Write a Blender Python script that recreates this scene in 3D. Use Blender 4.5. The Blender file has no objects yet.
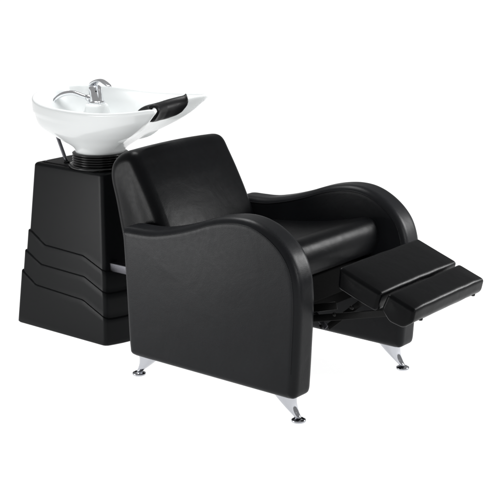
import bpy, bmesh, math, random
from mathutils import Vector, Matrix
R = math.radians
C = bpy.context.scene
COL = C.collection

# ------------------------------------------------------------------ camera
AZ, EL, DIST = R(-51.722), R(14.8755), 4.2352
TGT = Vector((.2329, .34, .3997))
cd = bpy.data.cameras.new('camera')
cam = bpy.data.objects.new('camera', cd); COL.objects.link(cam)
cv = Vector((math.cos(EL)*math.cos(AZ), math.cos(EL)*math.sin(AZ), math.sin(EL)))
cam.location = TGT + DIST*cv
cam.rotation_euler = (-cv).to_track_quat('-Z', 'Y').to_euler()
cd.sensor_width = 36; cd.lens = 1301.2/500*36
cd.clip_start = .1; cd.clip_end = 500
C.camera = cam

# ------------------------------------------------------------------ world: a soft white studio, dimmer overhead
w = bpy.data.worlds.new('World'); C.world = w; w.use_nodes = True
bg = w.node_tree.nodes['Background']
bg.inputs[0].default_value = (1, 1, 1, 1); bg.inputs[1].default_value = .32

# ------------------------------------------------------------------ studio softboxes and an added fill
def area(name, loc, to, sx, sy, power, col=(1, 1, 1)):
    l = bpy.data.lights.new(name, 'AREA'); l.shape = 'RECTANGLE'
    l.size = sx; l.size_y = sy; l.energy = power; l.color = col
    o = bpy.data.objects.new(name, l); COL.objects.link(o)
    o.location = loc
    o.rotation_euler = (Vector(to)-Vector(loc)).to_track_quat('-Z', 'Y').to_euler()
    return o
k_ = area('softbox_key', (-1.15, -1.5, .34), (.12, 0, .36), 1.0, .6, 3.6); k_.data.spread = R(64)
area('softbox_overhead', (-.40, .40, 1.9), (-.45, .35, .8), .7, .7, 23)
area('softbox_rim', (1.5, 1.55, 1.05), (.45, .4, .5), .34, .6, 27)
f_ = area('added_basin_fill', (2.5, .3, 1.0), (-.25, .32, .74), .5, .5, 1.7); f_.data.spread = R(35)  # added lamp, lifts the dark underside of the basin front

C.view_settings.view_transform = 'Standard'; C.view_settings.look = 'None'
C.view_settings.exposure = 0; C.view_settings.gamma = 1

# ------------------------------------------------------------------ materials
def new_mat(name):
    m = bpy.data.materials.new(name); m.use_nodes = True
    nt = m.node_tree; return m, nt, nt.nodes['Principled BSDF']

def leather(name, base, rough, spec, grain=.07, crease=.25, cs=9):
    m, nt, b = new_mat(name); N = nt.nodes; L = nt.links
    tc = N.new('ShaderNodeTexCoord')
    vo = N.new('ShaderNodeTexVoronoi'); vo.inputs['Scale'].default_value = 420
    n1 = N.new('ShaderNodeTexNoise'); n1.inputs['Scale'].default_value = cs; n1.inputs['Detail'].default_value = 5; n1.inputs['Distortion'].default_value = .6
    n2 = N.new('ShaderNodeTexNoise'); n2.inputs['Scale'].default_value = 60; n2.inputs['Detail'].default_value = 6
    for n in (vo, n1, n2): L.new(tc.outputs['Object'], n.inputs['Vector'])
    b1 = N.new('ShaderNodeBump'); b1.inputs['Strength'].default_value = crease; b1.inputs['Distance'].default_value = .010
    L.new(n1.outputs['Fac'], b1.inputs['Height'])
    b2 = N.new('ShaderNodeBump'); b2.inputs['Strength'].default_value = grain; b2.inputs['Distance'].default_value = .0012
    L.new(vo.outputs['Distance'], b2.inputs['Height']); L.new(b1.outputs[0], b2.inputs['Normal'])
    b3 = N.new('ShaderNodeBump'); b3.inputs['Strength'].default_value = .05; b3.inputs['Distance'].default_value = .003
    L.new(n2.outputs['Fac'], b3.inputs['Height']); L.new(b2.outputs[0], b3.inputs['Normal'])
    L.new(b3.outputs[0], b.inputs['Normal'])
    rr = N.new('ShaderNodeMapRange'); rr.inputs['To Min'].default_value = rough-.05; rr.inputs['To Max'].default_value = rough+.09
    L.new(n2.outputs['Fac'], rr.inputs['Value']); L.new(rr.outputs[0], b.inputs['Roughness'])
    mx = N.new('ShaderNodeMapRange'); mx.inputs['To Min'].default_value = .75; mx.inputs['To Max'].default_value = 1.25
    L.new(n1.outputs['Fac'], mx.inputs['Value'])
    vm = N.new('ShaderNodeVectorMath'); vm.operation = 'SCALE'; vm.inputs[0].default_value = base
    L.new(mx.outputs[0], vm.inputs['Scale']); L.new(vm.outputs[0], b.inputs['Base Color'])
    b.inputs['Specular IOR Level'].default_value = spec
    return m

def simple(name, base, rough, metal=0, spec=.5, bump=0, scale=200, coat=0):
    m, nt, b = new_mat(name); N = nt.nodes; L = nt.links
    b.inputs['Base Color'].default_value = (*base, 1); b.inputs['Metallic'].default_value = metal
    b.inputs['Specular IOR Level'].default_value = spec
    b.inputs['Coat Weight'].default_value = coat; b.inputs['Coat Roughness'].default_value = .05
    tc = N.new('ShaderNodeTexCoord'); n = N.new('ShaderNodeTexNoise'); n.inputs['Scale'].default_value = scale; n.inputs['Detail'].default_value = 4
    L.new(tc.outputs['Object'], n.inputs['Vector'])
    rr = N.new('ShaderNodeMapRange'); rr.inputs['To Min'].default_value = max(.02, rough*.85); rr.inputs['To Max'].default_value = rough*1.2
    L.new(n.outputs['Fac'], rr.inputs['Value']); L.new(rr.outputs[0], b.inputs['Roughness'])
    if bump:
        bp = N.new('ShaderNodeBump'); bp.inputs['Strength'].default_value = bump; bp.inputs['Distance'].default_value = .001
        L.new(n.outputs['Fac'], bp.inputs['Height']); L.new(bp.outputs[0], b.inputs['Normal'])
    return m

M = {}
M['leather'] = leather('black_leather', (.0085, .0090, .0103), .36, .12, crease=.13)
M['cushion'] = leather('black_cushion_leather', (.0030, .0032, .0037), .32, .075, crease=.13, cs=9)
M['plastic'] = simple('black_moulded_plastic', (.0055, .0060, .0066), .34, 0, .11, .15, 500)
M['gloss'] = simple('black_rubber_bellows', (.003, .003, .003), .18, 0, .4)
M['gel'] = simple('black_gel_rest', (.004, .004, .0045), .45, 0, .20, .2, 120)
M['ceramic'] = simple('white_ceramic', (.69, .71, .71), .14, 0, .5, 0, 20, .15)
M['chrome'] = simple('polished_chrome', (.50, .51, .54), .07, 1, .5, .12, 90)
M['tapchrome'] = simple('soft_chrome', (.80, .81, .83), .14, 1)
M['steel'] = simple('brushed_steel', (.10, .10, .11), .38, 1, .5, .3, 300)
M['dark'] = simple('black_painted_steel', (.004, .004, .004), .4, 0, .15, .2, 300)
M['cloth'] = simple('black_lining_cloth', (.003, .003, .003), .9, 0, .05, .4, 400)
M['hole'] = simple('drain_dark', (.03, .03, .03), .4)

# ------------------------------------------------------------------ helpers
def link(name, me, mat, parent=None, smooth=True):
    o = bpy.data.objects.new(name, me); COL.objects.link(o)
    if mat: me.materials.append(mat)
    if smooth:
        for p in me.polygons: p.use_smooth = True
    if parent: o.parent = parent
    return o
def mesh(name, vs, fs, mat, parent=None, smooth=True):
    me = bpy.data.meshes.new(name); me.from_pydata([tuple(v) for v in vs], [], fs)
    bm = bmesh.new(); bm.from_mesh(me); bmesh.ops.recalc_face_normals(bm, faces=bm.faces[:]); bm.to_mesh(me); bm.free()
    return link(name, me, mat, parent, smooth)
def bevel(o, wd, seg=4, ang=40):
    b = o.modifiers.new('bevel', 'BEVEL'); b.width = wd; b.segments = seg; b.limit_method = 'ANGLE'; b.angle_limit = R(ang)
    b.harden_normals = False
    return o
def spline(P, n, closed=False):
    """Catmull-Rom through P, resampled evenly to n points."""
    P = [Vector(p) for p in P]; Q = []
    m = len(P)
    for i in range(m if closed else m-1):
        a = P[(i-1) % m] if (closed or i > 0) else P[0]*2-P[1]
        b = P[i]; c = P[(i+1) % m]
        d = P[(i+2) % m] if (closed or i+2 < m) else P[-1]*2-P[-2]
        for k in range(24):
            t = k/24
            Q.append(.5*((2*b)+(c-a)*t+(2*a-5*b+4*c-d)*t*t+(-a+3*b-3*c+d)*t**3))
    Q.append(P[0].copy() if closed else P[-1].copy())
    return resample(Q, n, closed)
def resample(Q, n, closed=False):
    L = [0]
    for i in range(1, len(Q)): L.append(L[-1]+(Q[i]-Q[i-1]).length)
    out = []; j = 0
    for k in range(n):
        s = L[-1]*k/(n if closed else n-1)
        while j < len(L)-2 and L[j+1] < s: j += 1
        d = L[j+1]-L[j]
        out.append(Q[j].lerp(Q[j+1], 0 if d < 1e-12 else (s-L[j])/d))
    return out
def profile_solid(name, outline, y0, y1, r, mat, parent, dome=.006, center=None, warp=None, rings=5, nsm=6, circ=0):
    """closed outline in (x, z), extruded along y, edges rounded by r, sides slightly padded."""
    n = len(outline)
    P = [Vector((p[0], p[1])) for p in outline]
    if sum(P[i].x*P[(i+1) % n].y-P[(i+1) % n].x*P[i].y for i in range(n)) < 0: P.reverse()
    Nn = []
    for i in range(n):
        t = (P[(i+1) % n]-P[(i-1) % n]).normalized(); Nn.append(Vector((t.y, -t.x)))
    # smooth the normals a little so the inset does not cross itself in corners
    for _ in range(nsm):
        Nn = [(Nn[i-1]+Nn[i]*2+Nn[(i+1) % n]).normalized() for i in range(n)]
    c = Vector(center) if center else sum(P, Vector((0, 0)))/n
    ins = [P[i]-Nn[i]*r for i in range(n)]
    loops = []
    def side(yy, sgn):
        rm = sum((p-c).length for p in ins)/n
        sms = {}; cur = list(ins)
        for s in (.98, .93, .86, .76, .64, .5, .35, .2, .06):
            for _ in range(int(6+60*(1-s))):
                cur = [(cur[i-1]+cur[i]*2+cur[(i+1) % n])/4 for i in range(n)]
            sms[s] = list(cur)
        ls = []
        for s in (.06, .2, .35, .5, .64, .76, .86, .93, .98):
            q = s**1.5
            ls.append([])
            for p in sms[s]:
                d = p-c; e = d.normalized()*rm*.8
                m_ = e.lerp(d, q) if circ else d
                ls[-1].append(Vector((c.x+m_.x*s, yy+sgn*dome*(1-s*s)**2, c.y+m_.y*s)))
        return ls
    A = side(y0, -1)
    for k in range(rings+1):
        a = math.pi/2*k/rings
        loops_k = [Vector((P[i].x-Nn[i].x*r*(1-math.sin(a)), y0+r*(1-math.cos(a)), P[i].y-Nn[i].y*r*(1-math.sin(a)))) for i in range(n)]
        A.append(loops_k)
    B = side(y1, 1)
    for k in range(rings+1):
        a = math.pi/2*k/rings
        B.append([Vector((P[i].x-Nn[i].x*r*(1-math.sin(a)), y1-r*(1-math.cos(a)), P[i].y-Nn[i].y*r*(1-math.sin(a)))) for i in range(n)])
    mid = []
    K = 8
    for k in range(1, K):
        yy = (y0+r)+(y1-y0-2*r)*k/K
        mid.append([Vector((p.x, yy, p.y)) for p in P])
    loops = A+mid+B[::-1]
    vs = [v for l in loops for v in l]; fs = []
    for a in range(len(loops)-1):
        for i in range(n):
            j = (i+1) % n
            fs.append((a*n+i, a*n+j, (a+1)*n+j, (a+1)*n+i))
    fs.append(tuple(range(n))); fs.append(tuple(range((len(loops)-1)*n, len(loops)*n))[::-1])
    if warp: vs = [warp(v) for v in vs]
    return mesh(name, vs, fs, mat, parent)
def tube(name, pts, rad, mat, parent, n=14, closed=False, flat=1.0, cap=True):
    """round (or flattened) tube; rad number or list."""
    P = [Vector(p) for p in pts]; m = len(P)
    rs = rad if isinstance(rad, (list, tuple)) else [rad]*m
    vs = []; fs = []; up = None
    for i in range(m):
        t = ((P[(i+1) % m]-P[i-1]) if closed else (P[min(i+1, m-1)]-P[max(i-1, 0)])).normalized()
        if up is None:
            up = Vector((0, 0, 1)) if abs(t.z) < .9 else Vector((0, 1, 0))
        s = t.cross(up).normalized(); up = s.cross(t).normalized()
        for k in range(n):
            a = 2*math.pi*k/n
            vs.append(P[i]+(s*math.cos(a)+up*math.sin(a)*flat)*rs[i])
    for i in range(m if closed else m-1):
        for k in range(n):
            l = (k+1) % n; q = (i+1) % m
            fs.append((i*n+k, i*n+l, q*n+l, q*n+k))
    if not closed and cap: fs.append(tuple(range(n))); fs.append(tuple(range((m-1)*n, m*n))[::-1])
    return mesh(name, vs, fs, mat, parent)
def lathe(name, prof, cx, cy, mat, parent, n=48, axis=None):
    """prof: list of (radius, z)."""
    vs = []; fs = []; m = len(prof)
    for r_, z in prof:
        for k in range(n):
            a = 2*math.pi*k/n; vs.append(Vector((cx+r_*math.cos(a), cy+r_*math.sin(a), z)))
    for i in range(m-1):
        for k in range(n):
            l = (k+1) % n; fs.append((i*n+k, i*n+l, (i+1)*n+l, (i+1)*n+k))
    fs.append(tuple(range(n))); fs.append(tuple(range((m-1)*n, m*n))[::-1])
    return mesh(name, vs, fs, mat, parent)
def prism_y(name, poly, y0, y1, mat, parent, bv=.01, seg=4):
    n = len(poly)
    vs = [(x, y0, z) for x, z in poly]+[(x, y1, z) for x, z in poly]
    fs = [tuple(range(n)), tuple(range(n, 2*n))[::-1]]+[(i, (i+1) % n, n+(i+1) % n, n+i) for i in range(n)]
    o = mesh(name, vs, fs, mat, parent); bevel(o, bv, seg); return o
def box(name, a, b, mat, parent, bv=.004):
    return prism_y(name, [(a[0], a[2]), (b[0], a[2]), (b[0], b[2]), (a[0], b[2])], a[1], b[1], mat, parent, bv, 3)

# ------------------------------------------------------------------ setting: white studio floor, glow added to wash out shadows
fm, nt, b = new_mat('white_glowing_floor')
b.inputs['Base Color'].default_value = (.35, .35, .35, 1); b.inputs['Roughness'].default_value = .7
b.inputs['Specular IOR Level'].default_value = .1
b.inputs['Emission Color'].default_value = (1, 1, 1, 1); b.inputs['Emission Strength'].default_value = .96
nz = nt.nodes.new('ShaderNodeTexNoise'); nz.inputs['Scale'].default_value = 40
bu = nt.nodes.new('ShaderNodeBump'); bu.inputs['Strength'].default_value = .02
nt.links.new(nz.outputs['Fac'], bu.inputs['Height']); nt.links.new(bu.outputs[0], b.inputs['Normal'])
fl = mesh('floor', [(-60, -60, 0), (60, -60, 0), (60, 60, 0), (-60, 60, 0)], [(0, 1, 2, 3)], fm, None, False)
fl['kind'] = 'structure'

# ------------------------------------------------------------------ the unit
root = bpy.data.objects.new('salon_shampoo_chair', None); COL.objects.link(root)
root['label'] = 'black leather salon shampoo armchair joined to a black pedestal carrying a white ceramic basin'
root['category'] = 'salon chair'

# ---- pedestal: tapered body with three chevron-edged layers
ZT = .596
B0 = (-.722, -.296, .196, .484); T0 = (-.678, -.338, .244, .436)
def rect_loop(t, off):
    """rounded rectangle at height fraction t, pushed out by off; the chair side bulges."""
    x0 = B0[0]+(T0[0]-B0[0])*t-off; x1 = B0[1]+(T0[1]-B0[1])*t+off
    y0 = B0[2]+(T0[2]-B0[2])*t-off; y1 = B0[3]+(T0[3]-B0[3])*t+off
    r = .012; pts = []
    def arc(cx, cy, a0):
        for k in range(7):
            a = R(a0+90*k/6); pts.append(Vector((cx+r*math.cos(a), cy+r*math.sin(a), 0)))
    def seg(p, q, n):
        for k in range(1, n): pts.append(p.lerp(q, k/n))
    cs = [((x0+r, y0+r), 180), ((x1-r, y0+r), 270), ((x1-r, y1-r), 0), ((x0+r, y1-r), 90)]
    for i, ((cx, cy), a0) in enumerate(cs):
        arc(cx, cy, a0)
        (nx, ny), na = cs[(i+1) % 4]
        p = pts[-1].copy(); a = R(na); q = Vector((nx+r*math.cos(a), ny+r*math.sin(a), 0))
        seg(p, q, 48 if i % 2 == 0 else 24)
    for p in pts:  # bow of the chair side
        if p.x > x1-.5*r:
            f = 1-((p.y-(y0+y1)/2)/((y1-y0)/2))**2; p.x += .035*max(0, f)*(1-.6*t)
    return pts
CH = [[(-.722, .352), (-.69, .346), (-.612, .306), (-.413, .299), (-.30, .256)],
      [(-.722, .278), (-.70, .272), (-.618, .234), (-.406, .227), (-.30, .181)],
      [(-.722, .206), (-.709, .200), (-.632, .156), (-.410, .145), (-.30, .094)]]
def chev(k, x):
    c = CH[k]
    x = min(max(x, c[0][0]), c[-1][0])
    for (a, za), (b_, zb) in zip(c, c[1:]):
        if x <= b_: return za+(zb-za)*(x-a)/(b_-a)
    return c[-1][1]
base = rect_loop(.3, 0); n = len(base)
STEP = .0048
def rowspec(x):
    h = [chev(k, x) for k in range(3)]
    rows = [(0, 3, -.004), (.005, 3, 0)]
    for a in range(1, 8): rows.append((.005+(h[2]-.012)*a/8, 3, 0))
    e = .0035
    for k, lv in ((2, 3), (1, 2), (0, 1)):
        rows += [(h[k]-e, lv, 0), (h[k]-e*.25, lv, -.0008), (h[k], lv-.5, 0), (h[k]+e*.1, lv-1, 0.0003), (h[k]+e*.6, lv-1, 0)]
        nxt = (h[k-1]-e) if k > 0 else ZT-.012
        m = 4 if k else 14
        for a in range(1, m): rows.append((h[k]+e*.6+(nxt-h[k]-e*.6)*a/m, lv-1, 0))
    rows += [(ZT-.012, 0, 0), (ZT-.008, 0, -.0004), (ZT-.004, 0, -.0022), (ZT-.001, 0, -.0058), (ZT, 0, -.010), (ZT, 0, -.018), (ZT-.005, 0, -.0185)]
    return rows
nr = len(rowspec(-.5)); cache = {}
vs = []
for r_i in range(nr):
    for i in range(n):
        z, lv, ex = rowspec(base[i].x)[r_i]
        off = lv*STEP+ex
        t = max(0, z/ZT); key = (round(t, 4), round(off, 5))
        if key not in cache: cache[key] = rect_loop(t, off)
        p = cache[key][i]; vs.append((p.x, p.y, z))
fs = []
for a in range(nr-1):
    for i in range(n):
        j = (i+1) % n; fs.append((a*n+i, a*n+j, (a+1)*n+j, (a+1)*n+i))
fs.append(tuple(range((nr-1)*n, nr*n))); fs.append(tuple(range(n))[::-1])
ped = mesh('pedestal', vs, fs, M['plastic'], root)
es = ped.modifiers.new('split', 'EDGE_SPLIT'); es.split_angle = R(50)
# top cover plate, set inside the rim
tl = rect_loop(1, -.021)
vs = [(p.x, p.y, ZT-.004) for p in tl]+[(p.x, p.y, ZT+.003) for p in tl]
fs = [tuple(range(n, 2*n)), tuple(range(n))[::-1]]+[(i, (i+1) % n, n+(i+1) % n, n+i) for i in range(n)]
tc_ = mesh('top_cover', vs, fs, M['gel'], ped); bevel(tc_, .002, 3)
for sx, sy in ((-.646, .275), (-.646, .405)):
    lathe('screw', [(.0045, ZT+.003), (.0045, ZT+.0045), (.003, ZT+.0055)], sx, sy, M['chrome'], ped, 16)

# ---- bellows collar
BX, BY = -.437, .34
prof = []
zz = ZT+.003
prof.append((.112, zz)); prof.append((.112, zz+.006)); prof.append((.100, zz+.008))
for k in range(5):
    z0 = zz+.009+k*.0084
    prof += [(.090, z0), (.097, z0+.0020), (.099, z0+.0042), (.097, z0+.0062), (.090, z0+.0082)]
prof += [(.085, zz+.0525)]
lathe('bellows_collar', prof, BX, BY, M['gloss'], root, 72)
lathe('screw', [(.006, ZT+.003), (.006, ZT+.007), (.003, ZT+.009)], -.405, .222+.03, M['chrome'], ped, 16)

# ---- basin
CX, CY = -.45, .34
RA, RB, RZ, RK, RKK, RKT = .240, .190, .834, -.038, .266, .078
def half_rim():
    pts = []
    for k in range(40):
        t = math.pi/2*k/40
        pts.append(Vector((CX-RA*math.cos(t)**.9, RB*math.sin(t)**.9, 0)))
    P0 = Vector((CX, RB, 0)); P1 = Vector((CX+.175, RB, 0)); P2 = Vector((-.235, .205, 0)); P3 = Vector((-.068, .148, 0))
    for k in range(40):
        s = k/40
        pts.append(P0*(1-s)**3+P1*3*(1-s)**2*s+P2*3*(1-s)*s*s+P3*s**3)
    tip = spline([P3, (-.052, .140, 0), (-.050, .127, 0), (-.062, .113, 0), (-.092, .086, 0), (-.118, .050, 0), (-.128, 0, 0)], 40)
    for p in pts: p.z = RZ+RK*(p.x-CX)+(RKK if p.x > CX else .15)*(p.x-CX)**2
    zt = RZ+RK*(P3.x-CX)+RKK*(P3.x-CX)**2
    for i, p in enumerate(tip):
        u = i/39; u2 = max(0, (u-.12)/.88)
        p.z = zt - .016*(3*u2*u2-2*u2**3)
    return pts+tip
H = resample(half_rim(), 210)
MID = 209
rim = [Vector((p.x, CY-p.y, p.z-RKT*p.y)) for p in H]+[Vector((p.x, CY+p.y, p.z+RKT*p.y)) for p in H[-2:0:-1]]
NR_ = len(rim)                        # index 0 rear centre, ... 129 notch centre, then far side back to the rear
FZ, FR = .648, .088
def sm(a, b_, x):
    t = min(1, max(0, (x-a)/(b_-a))); return t*t*(3-2*t)
NO, NI, NL = 34, 28, 8
def prof2(P):
    Q = spline([(h, v, 0) for h, v in P], 200)
    return Q
OR_ = [(0, 0), (.015, .06), (.09, .12), (.32, .22), (.58, .345), (.77, .445), (.895, .53), (.960, .65), (.990, .82), (1, 1)]
OF_ = [(0, 0), (.015, .06), (.09, .145), (.28, .30), (.50, .45), (.70, .605), (.85, .76), (.94, .90), (.98, .96), (1, 1)]
IR_ = [(0, 0), (.30, .02), (.58, .10), (.76, .24), (.87, .42), (.94, .62), (.98, .82), (.995, .92), (1, 1)]
IF_ = [(0, 0), (.25, .03), (.45, .14), (.58, .36), (.68, .62), (.79, .84), (.88, .94), (.95, .985), (1, 1)]
OR_, OF_, IR_, IF_ = [resample(prof2(q), m_) for q, m_ in ((OR_, NO), (OF_, NO), (IR_, NI), (IF_, NI))]
soft = list(rim)
for _ in range(1400): soft = [(soft[i-1]+soft[i]*2+soft[(i+1) % NR_])/4 for i in range(NR_)]
grid = []
for i, p in enumerate(rim):
    d = Vector((p.x-BX, p.y-BY, 0)); ang = math.atan2(d.y, d.x); rad = d.length
    u = sm(-.80, .62, math.cos(ang))   # 0 rear ... 1 front
    e = .72+(1.45-.72)*u
    F = Vector((BX+FR*math.cos(ang), BY+FR*math.sin(ang), FZ))
    col = []
    th = .007                          # half thickness of the rim roll
    dirn = d.normalized()
    a_ = rim[(i+1) % NR_]-rim[i-1]; nrm = Vector((a_.y, -a_.x, 0)).normalized()
    if nrm.dot(dirn) < 0: nrm = -nrm
    nrm = (nrm*.7+dirn*.3).normalized()
    Ro = p-Vector((0, 0, th*1.2))
    # subtle band below the rim
    for k in range(NO):
        hv = OR_[k].lerp(OF_[k], u); h, v = hv.x, hv.y
        Rk = (soft[i]-Vector((0, 0, th*1.2))).lerp(Ro, v*u+1-u)
        q = Vector((F.x+(Rk.x-F.x)*h, F.y+(Rk.y-F.y)*h, F.z+(Rk.z-F.z)*v))
        q += nrm*(.0065*(1-u)*(sm(.765, .80, v)-1)*sm(0, .2, v))
        col.append(q)
    c0 = p-nrm*th
    for k in range(1, NL):
        a = math.pi*k/NL
        col.append(c0+nrm*th*math.cos(a)+Vector((0, 0, -th*1.2+th*1.3*math.sin(a))))
    Ri = p-nrm*2*th-Vector((0, 0, th*1.2))
    di = Vector((p.x+.45, p.y-CY, 0)); ai = math.atan2(di.y, di.x)
    D = Vector((-.45+.028*math.cos(ai), CY+.028*math.sin(ai), .688))
    ei = .80+(1.25-.80)*u
    for k in range(NI):
        hv = IR_[NI-1-k].lerp(IF_[NI-1-k], u); h, v = hv.x, hv.y
        col.append(Vector((D.x+(Ri.x-D.x)*h, D.y+(Ri.y-D.y)*h, D.z+(Ri.z-D.z)*v)))
    grid.append(col)
NC = len(grid[0])
vs = [v for col in grid for v in col]; fs = []
for i in range(NR_):
    j = (i+1) % NR_
    for k in range(NC-1): fs.append((i*NC+k, j*NC+k, j*NC+k+1, i*NC+k+1))
fs.append(tuple(i*NC for i in range(NR_))[::-1]); fs.append(tuple(i*NC+NC-1 for i in range(NR_)))
basin = mesh('basin', vs, fs, M['ceramic'], root)
lathe('drain', [(.034, .689), (.034, .692), (.026, .693), (.022, .690)], -.45, CY, M['chrome'], basin, 32)

# ---- neck rest: a gel saddle lying over the notch of the basin
bn = basin.data.vertices
def column(i):
    """the basin's skin at rim station i, as (arc length from the rim top, point, normal), outside negative."""
    i %= NR_; top_k = NO-1+NL//2
    P = [bn[i*NC+k].co.copy() for k in range(NC)]; Nn = [bn[i*NC+k].normal.copy() for k in range(NC)]
    S = [0]*NC
    for k in range(top_k+1, NC): S[k] = S[k-1]+(P[k]-P[k-1]).length
    for k in range(top_k-1, -1, -1): S[k] = S[k+1]-(P[k]-P[k+1]).length
    return P, Nn, S
def at_s(colm, s):
    P, Nn, S = colm
    for k in range(len(S)-1):
        if S[k] <= s <= S[k+1]:
            t = (s-S[k])/max(1e-9, S[k+1]-S[k]); return P[k].lerp(P[k+1], t), Nn[k].lerp(Nn[k+1], t).normalized()
    return P[-1], Nn[-1]
PW, OUT, INN, THK = 25, .066, .105, .015
NS = 40
pv = []; ks = list(range(-PW-2, PW-4))
low = []; high = []
for di in ks:
    u = abs(di+3)/PW
    cf = (1-max(0, (u-.80)/.20)**2.2*.45)
    o_ = OUT*cf*(1+.15*u); n_ = INN*cf
    cm = column(MID+di)
    for q in range(NS+1):
        v = q/NS; s_ = -o_+(o_+n_)*v
        p, nn = at_s(cm, s_)
        eu = 1-max(0, (u-.88)/.12)**2; ev = 1-(abs(2*v-1))**10
        th = THK*math.sqrt(max(0, min(eu, 1)*max(ev, 0)))
        low.append(p+nn*.0004); high.append(p+nn*(.0006+th))
for _ in range(5):      # soften the moulded surface
    h2 = [v.copy() for v in high]
    for a in range(1, len(ks)-1):
        for q in range(1, NS):
            i = a*(NS+1)+q
            h2[i] = (high[i]*2+high[i-1]+high[i+1]+high[i-NS-1]+high[i+NS+1])/6
    high = h2
m1 = len(low); pv = low+high; pf = []
for a in range(len(ks)-1):
    for q in range(NS):
        i = a*(NS+1)+q
        pf.append((i, i+1, i+NS+2, i+NS+1)); pf.append((m1+i, m1+i+NS+1, m1+i+NS+2, m1+i+1))
bd = [a*(NS+1) for a in range(len(ks))]; e_ = [a*(NS+1)+NS for a in range(len(ks))]
for L_ in (bd, e_, list(range(NS+1)), list(range((len(ks)-1)*(NS+1), len(ks)*(NS+1)))):
    for i, j in zip(L_, L_[1:]): pf.append((i, j, m1+j, m1+i))
nrst = mesh('neck_rest', pv, pf, M['gel'], root)

# ---- mixer tap on the far rear of the bowl
TX, TY = -.535, .425
tap = tube('mixer_tap', spline([(TX+.008, TY-.004, .800), (TX+.005, TY-.003, .815), (TX-.003, TY, .840), (TX-.008, TY+.002, .862)], 14), [.027, .0255, .025, .0245, .024, .024, .0235, .0235, .0235, .0235, .0235, .023, .021, .015], M['tapchrome'], root, 24)
lathe('base_ring', [(.031, .799), (.031, .806), (.027, .810)], TX+.006, TY-.004, M['tapchrome'], tap, 32)
pts = spline([(TX-.026, TY+.006, .850), (TX-.008, TY+.002, .872), (TX+.038, TY-.010, .884), (TX+.098, TY-.026, .868)], 18)
lev = tube('lever', pts, [.010, .015, .018, .018, .017, .016, .015, .014, .0135, .013, .0125, .012, .012, .012, .0115, .011, .009, .005], M['tapchrome'], tap, 16, flat=.42)
lathe('cartridge_dot', [(.003, .0), (.003, .002), (.002, .003)], 0, 0, M['dark'], tap, 12).matrix_local = Matrix.Translation((TX+.0155, TY-.0145, .845)) @ Matrix.Rotation(R(-43), 4, 'Z') @ Matrix.Rotation(R(90), 4, 'Y')
# spray handle with its hose, lying over the near edge of the bowl
hp = spline([(TX-.012, TY-.010, .815), (TX-.04, TY-.02, .822), (TX-.085, TY-.035, .833), (TX-.125, TY-.06, .822), (TX-.15, TY-.085, .79), (TX-.155, TY-.09, .77)], 30)
rs = [.011, .012, .012]+[.0085]*20+[.010, .011, .012, .013, .0135, .014, .014]
sp = tube('spray_handle', hp, rs, M['tapchrome'], root, 18)
tube('hose', spline([(TX-.155, TY-.09, .775), (TX-.12, TY-.10, .735), (TX-.06, TY-.06, .72), (TX-.02, TY-.02, .745)], 24), .006, M['steel'], sp, 12)
lathe('hose_nut', [(.0, -.006), (.012, -.006), (.013, 0), (.012, .008), (.0, .008)], 0, 0, M['tapchrome'], sp, 24).matrix_local = Matrix.Translation((TX-.022, TY-.014, .818)) @ Matrix.Rotation(R(80), 4, 'Y')

lathe('tap_boss', [(.066, .695), (.056, .74), (.046, .775), (.042, .790), (.038, .798), (.030, .8005)], TX+.006, TY-.004, M['ceramic'], basin, 48)
# ---- rod under the rear of the basin
rod = tube('support_rod', spline([(-.622, .30, .715), (-.598, .30, .665), (-.566, .30, ZT+.002)], 8), .0062, M['steel'], root, 14)
lathe('rod_socket', [(.011, ZT+.002), (.011, ZT+.006), (.008, ZT+.009)], -.566, .30, M['dark'], rod, 24)

# ---- steel channels joining pedestal and chair
for y in (.240, .42):
    cb = box('connecting_bar', (-.33, y, .255), (.05, y+.03, .286), M['steel'], root, .003)
    lathe('bolt', [(.0, 0), (.007, 0), (.007, .005), (.004, .007)], 0, 0, M['chrome'], cb, 6).matrix_local = Matrix.Translation((-.235, y+.015, .286))

# ---- armrests (side panels)
top = [(-.020, .470), (-.020, .495), (-.004, .505), (.044, .507), (.09, .509), (.132, .515), (.198, .531), (.271, .554), (.335, .578), (.39, .593), (.445, .601), (.498, .599), (.545, .586), (.588, .563), (.624, .533), (.650, .498), (.667, .452), (.674, .400), (.675, .350), (.671, .25), (.665, .13)]
bot = [(.662, .097), (.655, .085), (.640, .081), (.60, .080), (.33, .080), (.06, .080), (.022, .081), (.006, .086), (.000, .100), (-.004, .15), (-.011, .30), (-.016, .40)]
arm_out = [(p.x, p.y) for p in spline([(x, z, 0) for x, z in top+bot], 560, True)]
def leg(x0, x1, y, parent):
    """curved chrome leg: a wide flange under the panel narrowing into a disc foot."""
    vs = []; fs = []; K = 18; m = 20
    for i in range(K):
        u = i/(K-1); z = .0835-(.0835-.012)*u
        cx = x0+(x1-x0)*(u**1.5)
        a = .034*(1-u)**1.3+.0085; b_ = .019*(1-u)+.0085
        for k in range(m):
            t = 2*math.pi*k/m; ct = math.cos(t); st = math.sin(t)
            vs.append((cx+a*math.copysign(abs(ct)**.8, ct), y+b_*math.copysign(abs(st)**.8, st), z))
    for i in range(K-1):
        for k in range(m):
            l = (k+1) % m; fs.append((i*m+k, i*m+l, (i+1)*m+l, (i+1)*m+k))
    fs.append(tuple(range(m))); fs.append(tuple(range((K-1)*m, K*m))[::-1])
    o = mesh('leg', vs, fs, M['chrome'], parent)
    lathe('foot', [(.0, .0), (.019, .0), (.0220, .002), (.0225, .006), (.0205, .009), (.015, .011), (.012, .013), (.0, .014)], x1, y, M['chrome'], o, 32)
    return o
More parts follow.
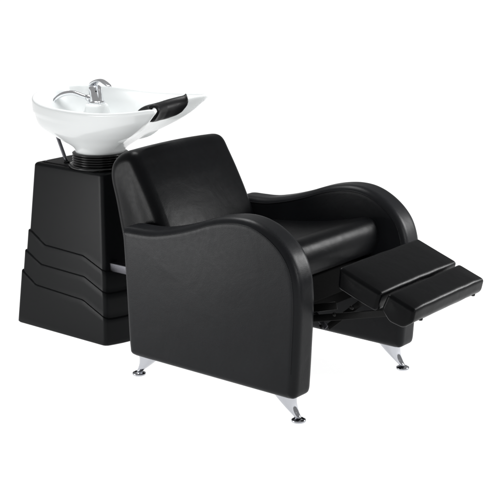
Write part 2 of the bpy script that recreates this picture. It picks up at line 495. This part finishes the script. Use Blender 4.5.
for y0, y1 in ((0, .095), (.585, .68)):
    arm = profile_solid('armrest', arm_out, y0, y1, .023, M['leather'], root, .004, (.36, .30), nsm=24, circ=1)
    # welt along the seams of the side panel
    for yy, s in ((y0+.0006, -1), (y1-.0006, 1)):
        n_ = len(arm_out); seam = []
        for i in range(0, n_, 3):
            p = Vector(arm_out[i]); t = (Vector(arm_out[(i+1) % n_])-Vector(arm_out[i-1])).normalized()
            c = Vector((.36, .30)); nn = Vector((t.y, -t.x))
            if nn.dot(p-c) < 0: nn = -nn
            q = p-nn*.017; seam.append((q.x, yy, q.y, p.y))
        k0 = next(k for k in range(len(seam)) if seam[k][3] > .49)
        k1 = max(k for k in range(len(seam)) if seam[k][0] > .3 and seam[k][3] > .14)
        tube('welt', [q[:3] for q in seam[k0:k1]], .0014, M['leather'], arm, 8)
for x0, x1, y in ((.050, .000, .05), (.595, .646, .05), (.595, .648, .63), (.050, .000, .63)):
    leg(x0, x1, y, root)

# ---- backrest
bk = [(-.065, .30), (-.106, .353), (-.131, .455), (-.152, .55), (-.170, .62), (-.166, .665), (-.140, .698), (-.105, .716), (-.072, .719), (-.050, .706), (-.028, .672), (.008, .612), (.052, .530), (.09, .44), (.10, .36), (.03, .30)]
bk_out = [(p.x, p.y) for p in spline([(x, z, 0) for x, z in bk], 180, True)]
def wb(v):
    f = 1-((v.y-.335)/.24)**2
    v = v.copy()
    if v.z > .55: v.z += .008*f*(v.z-.55)/.17
    tt = min(1, max(0, (v.x+.07)/.08)); v.x += .008*f*tt*tt*(3-2*tt)
    return v
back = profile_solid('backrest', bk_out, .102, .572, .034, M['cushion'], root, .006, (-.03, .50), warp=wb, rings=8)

# ---- seat cushion
sc = [(.04, .34), (.04, .42), (.12, .447), (.25, .462), (.38, .480), (.50, .507), (.535, .516), (.560, .514), (.578, .498), (.588, .47), (.588, .440), (.574, .408), (.53, .392), (.30, .350)]
sc_out = [(p.x, p.y) for p in spline([(x, z, 0) for x, z in sc], 160, True)]
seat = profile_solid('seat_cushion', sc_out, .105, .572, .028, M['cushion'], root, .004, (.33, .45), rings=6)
# ---- frame under the seat, front rail and footrest linkage
fr = box('seat_frame', (.02, .096, .25), (.52, .584, .372), M['cloth'], root, .006)
box('front_rail', (.522, .096, .300), (.548, .584, .385), M['cloth'], fr, .004)
box('cross_bar', (.05, .096, .14), (.09, .584, .25), M['dark'], fr, .004)
def bar3(name, a, b_, wd, th, mat, parent):
    a = Vector(a); b_ = Vector(b_); t = (b_-a).normalized(); s = Vector((0, 1, 0)); u = t.cross(s).normalized()
    vs = []
    for p in (a, b_):
        for su, ss in ((-1, -1), (1, -1), (1, 1), (-1, 1)): vs.append(p+u*wd*su+s*th*ss)
    o = mesh(name, vs, [(0, 1, 2, 3), (7, 6, 5, 4), (0, 1, 5, 4), (1, 2, 6, 5), (2, 3, 7, 6), (3, 0, 4, 7)], mat, parent)
    bevel(o, .002, 2); return o
for y in (.16, .50):
    lk = bar3('footrest_linkage', (.50, y, .285), (.70, y, .345), .012, .003, M['dark'], root)
    bar3('link_arm', (.56, y+.008, .355), (.66, y+.008, .265), .010, .002, M['steel'], lk)
    bar3('link_arm', (.66, y+.014, .265), (.80, y+.014, .385), .010, .002, M['dark'], lk)
    bar3('link_arm', (.60, y-.008, .285), (.90, y-.008, .365), .011, .002, M['dark'], lk)
    for px, pz in ((.575, .342), (.652, .272), (.70, .32), (.76, .353)):
        rv = lathe('rivet', [(.0, 0), (.007, 0), (.0065, .002), (.0, .004)], 0, 0, M['dark'], lk, 16)
        rv.matrix_local = Matrix.Translation((px, y-.010, pz)) @ Matrix.Rotation(R(90), 4, 'X')

# ---- footrest: two padded boards
def round_poly(poly, r, seg=6, n=140):
    Q = []; m = len(poly)
    for i in range(m):
        p = Vector((*poly[i], 0)); a = Vector((*poly[i-1], 0)); c = Vector((*poly[(i+1) % m], 0))
        p0 = p+(a-p).normalized()*r; p1 = p+(c-p).normalized()*r
        for k in range(seg+1):
            t = k/seg; Q.append(p0*(1-t)**2+p*2*t*(1-t)+p1*t*t)
    Q.append(Q[0].copy())
    return [(v.x, v.y) for v in resample(Q, n, True)]
def puff(xa, xb, za, zb, y0, y1, h):
    """the padded face swells a little, most in the middle; tiny unevenness along the sewn edge."""
    def f(v):
        v = v.copy()
        u = min(1, max(0, (v.x-xa)/(xb-xa))); line = za+(zb-za)*u
        if v.z > line-.03:
            wy = max(0, 1-((v.y-(y0+y1)/2)/((y1-y0)/2))**4); wx = max(0, 1-(2*u-1)**4)
            v.z += h*wy*wx*min(1, (v.z-line+.03)/.03)
        v.z += .0007*math.sin(v.y*61+1)*math.sin(v.x*37)+.0004*math.sin(v.y*139)
        v.x += .0006*math.sin(v.y*47+2)
        return v
    return f
p1 = round_poly([(.733, .478), (.880, .424), (.860, .366), (.728, .412)], .012)
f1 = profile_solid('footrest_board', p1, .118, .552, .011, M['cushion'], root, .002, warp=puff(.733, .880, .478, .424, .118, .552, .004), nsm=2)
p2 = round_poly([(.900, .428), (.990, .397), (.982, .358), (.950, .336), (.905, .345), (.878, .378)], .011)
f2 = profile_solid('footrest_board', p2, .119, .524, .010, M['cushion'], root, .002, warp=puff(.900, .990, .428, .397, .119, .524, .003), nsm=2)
for y in (.20, .505):
    lathe('glide', [(.0, -.014), (.006, -.014), (.007, -.010), (.007, 0), (.0, 0)], .962, y, M['dark'], f2, 16).location.z = .356
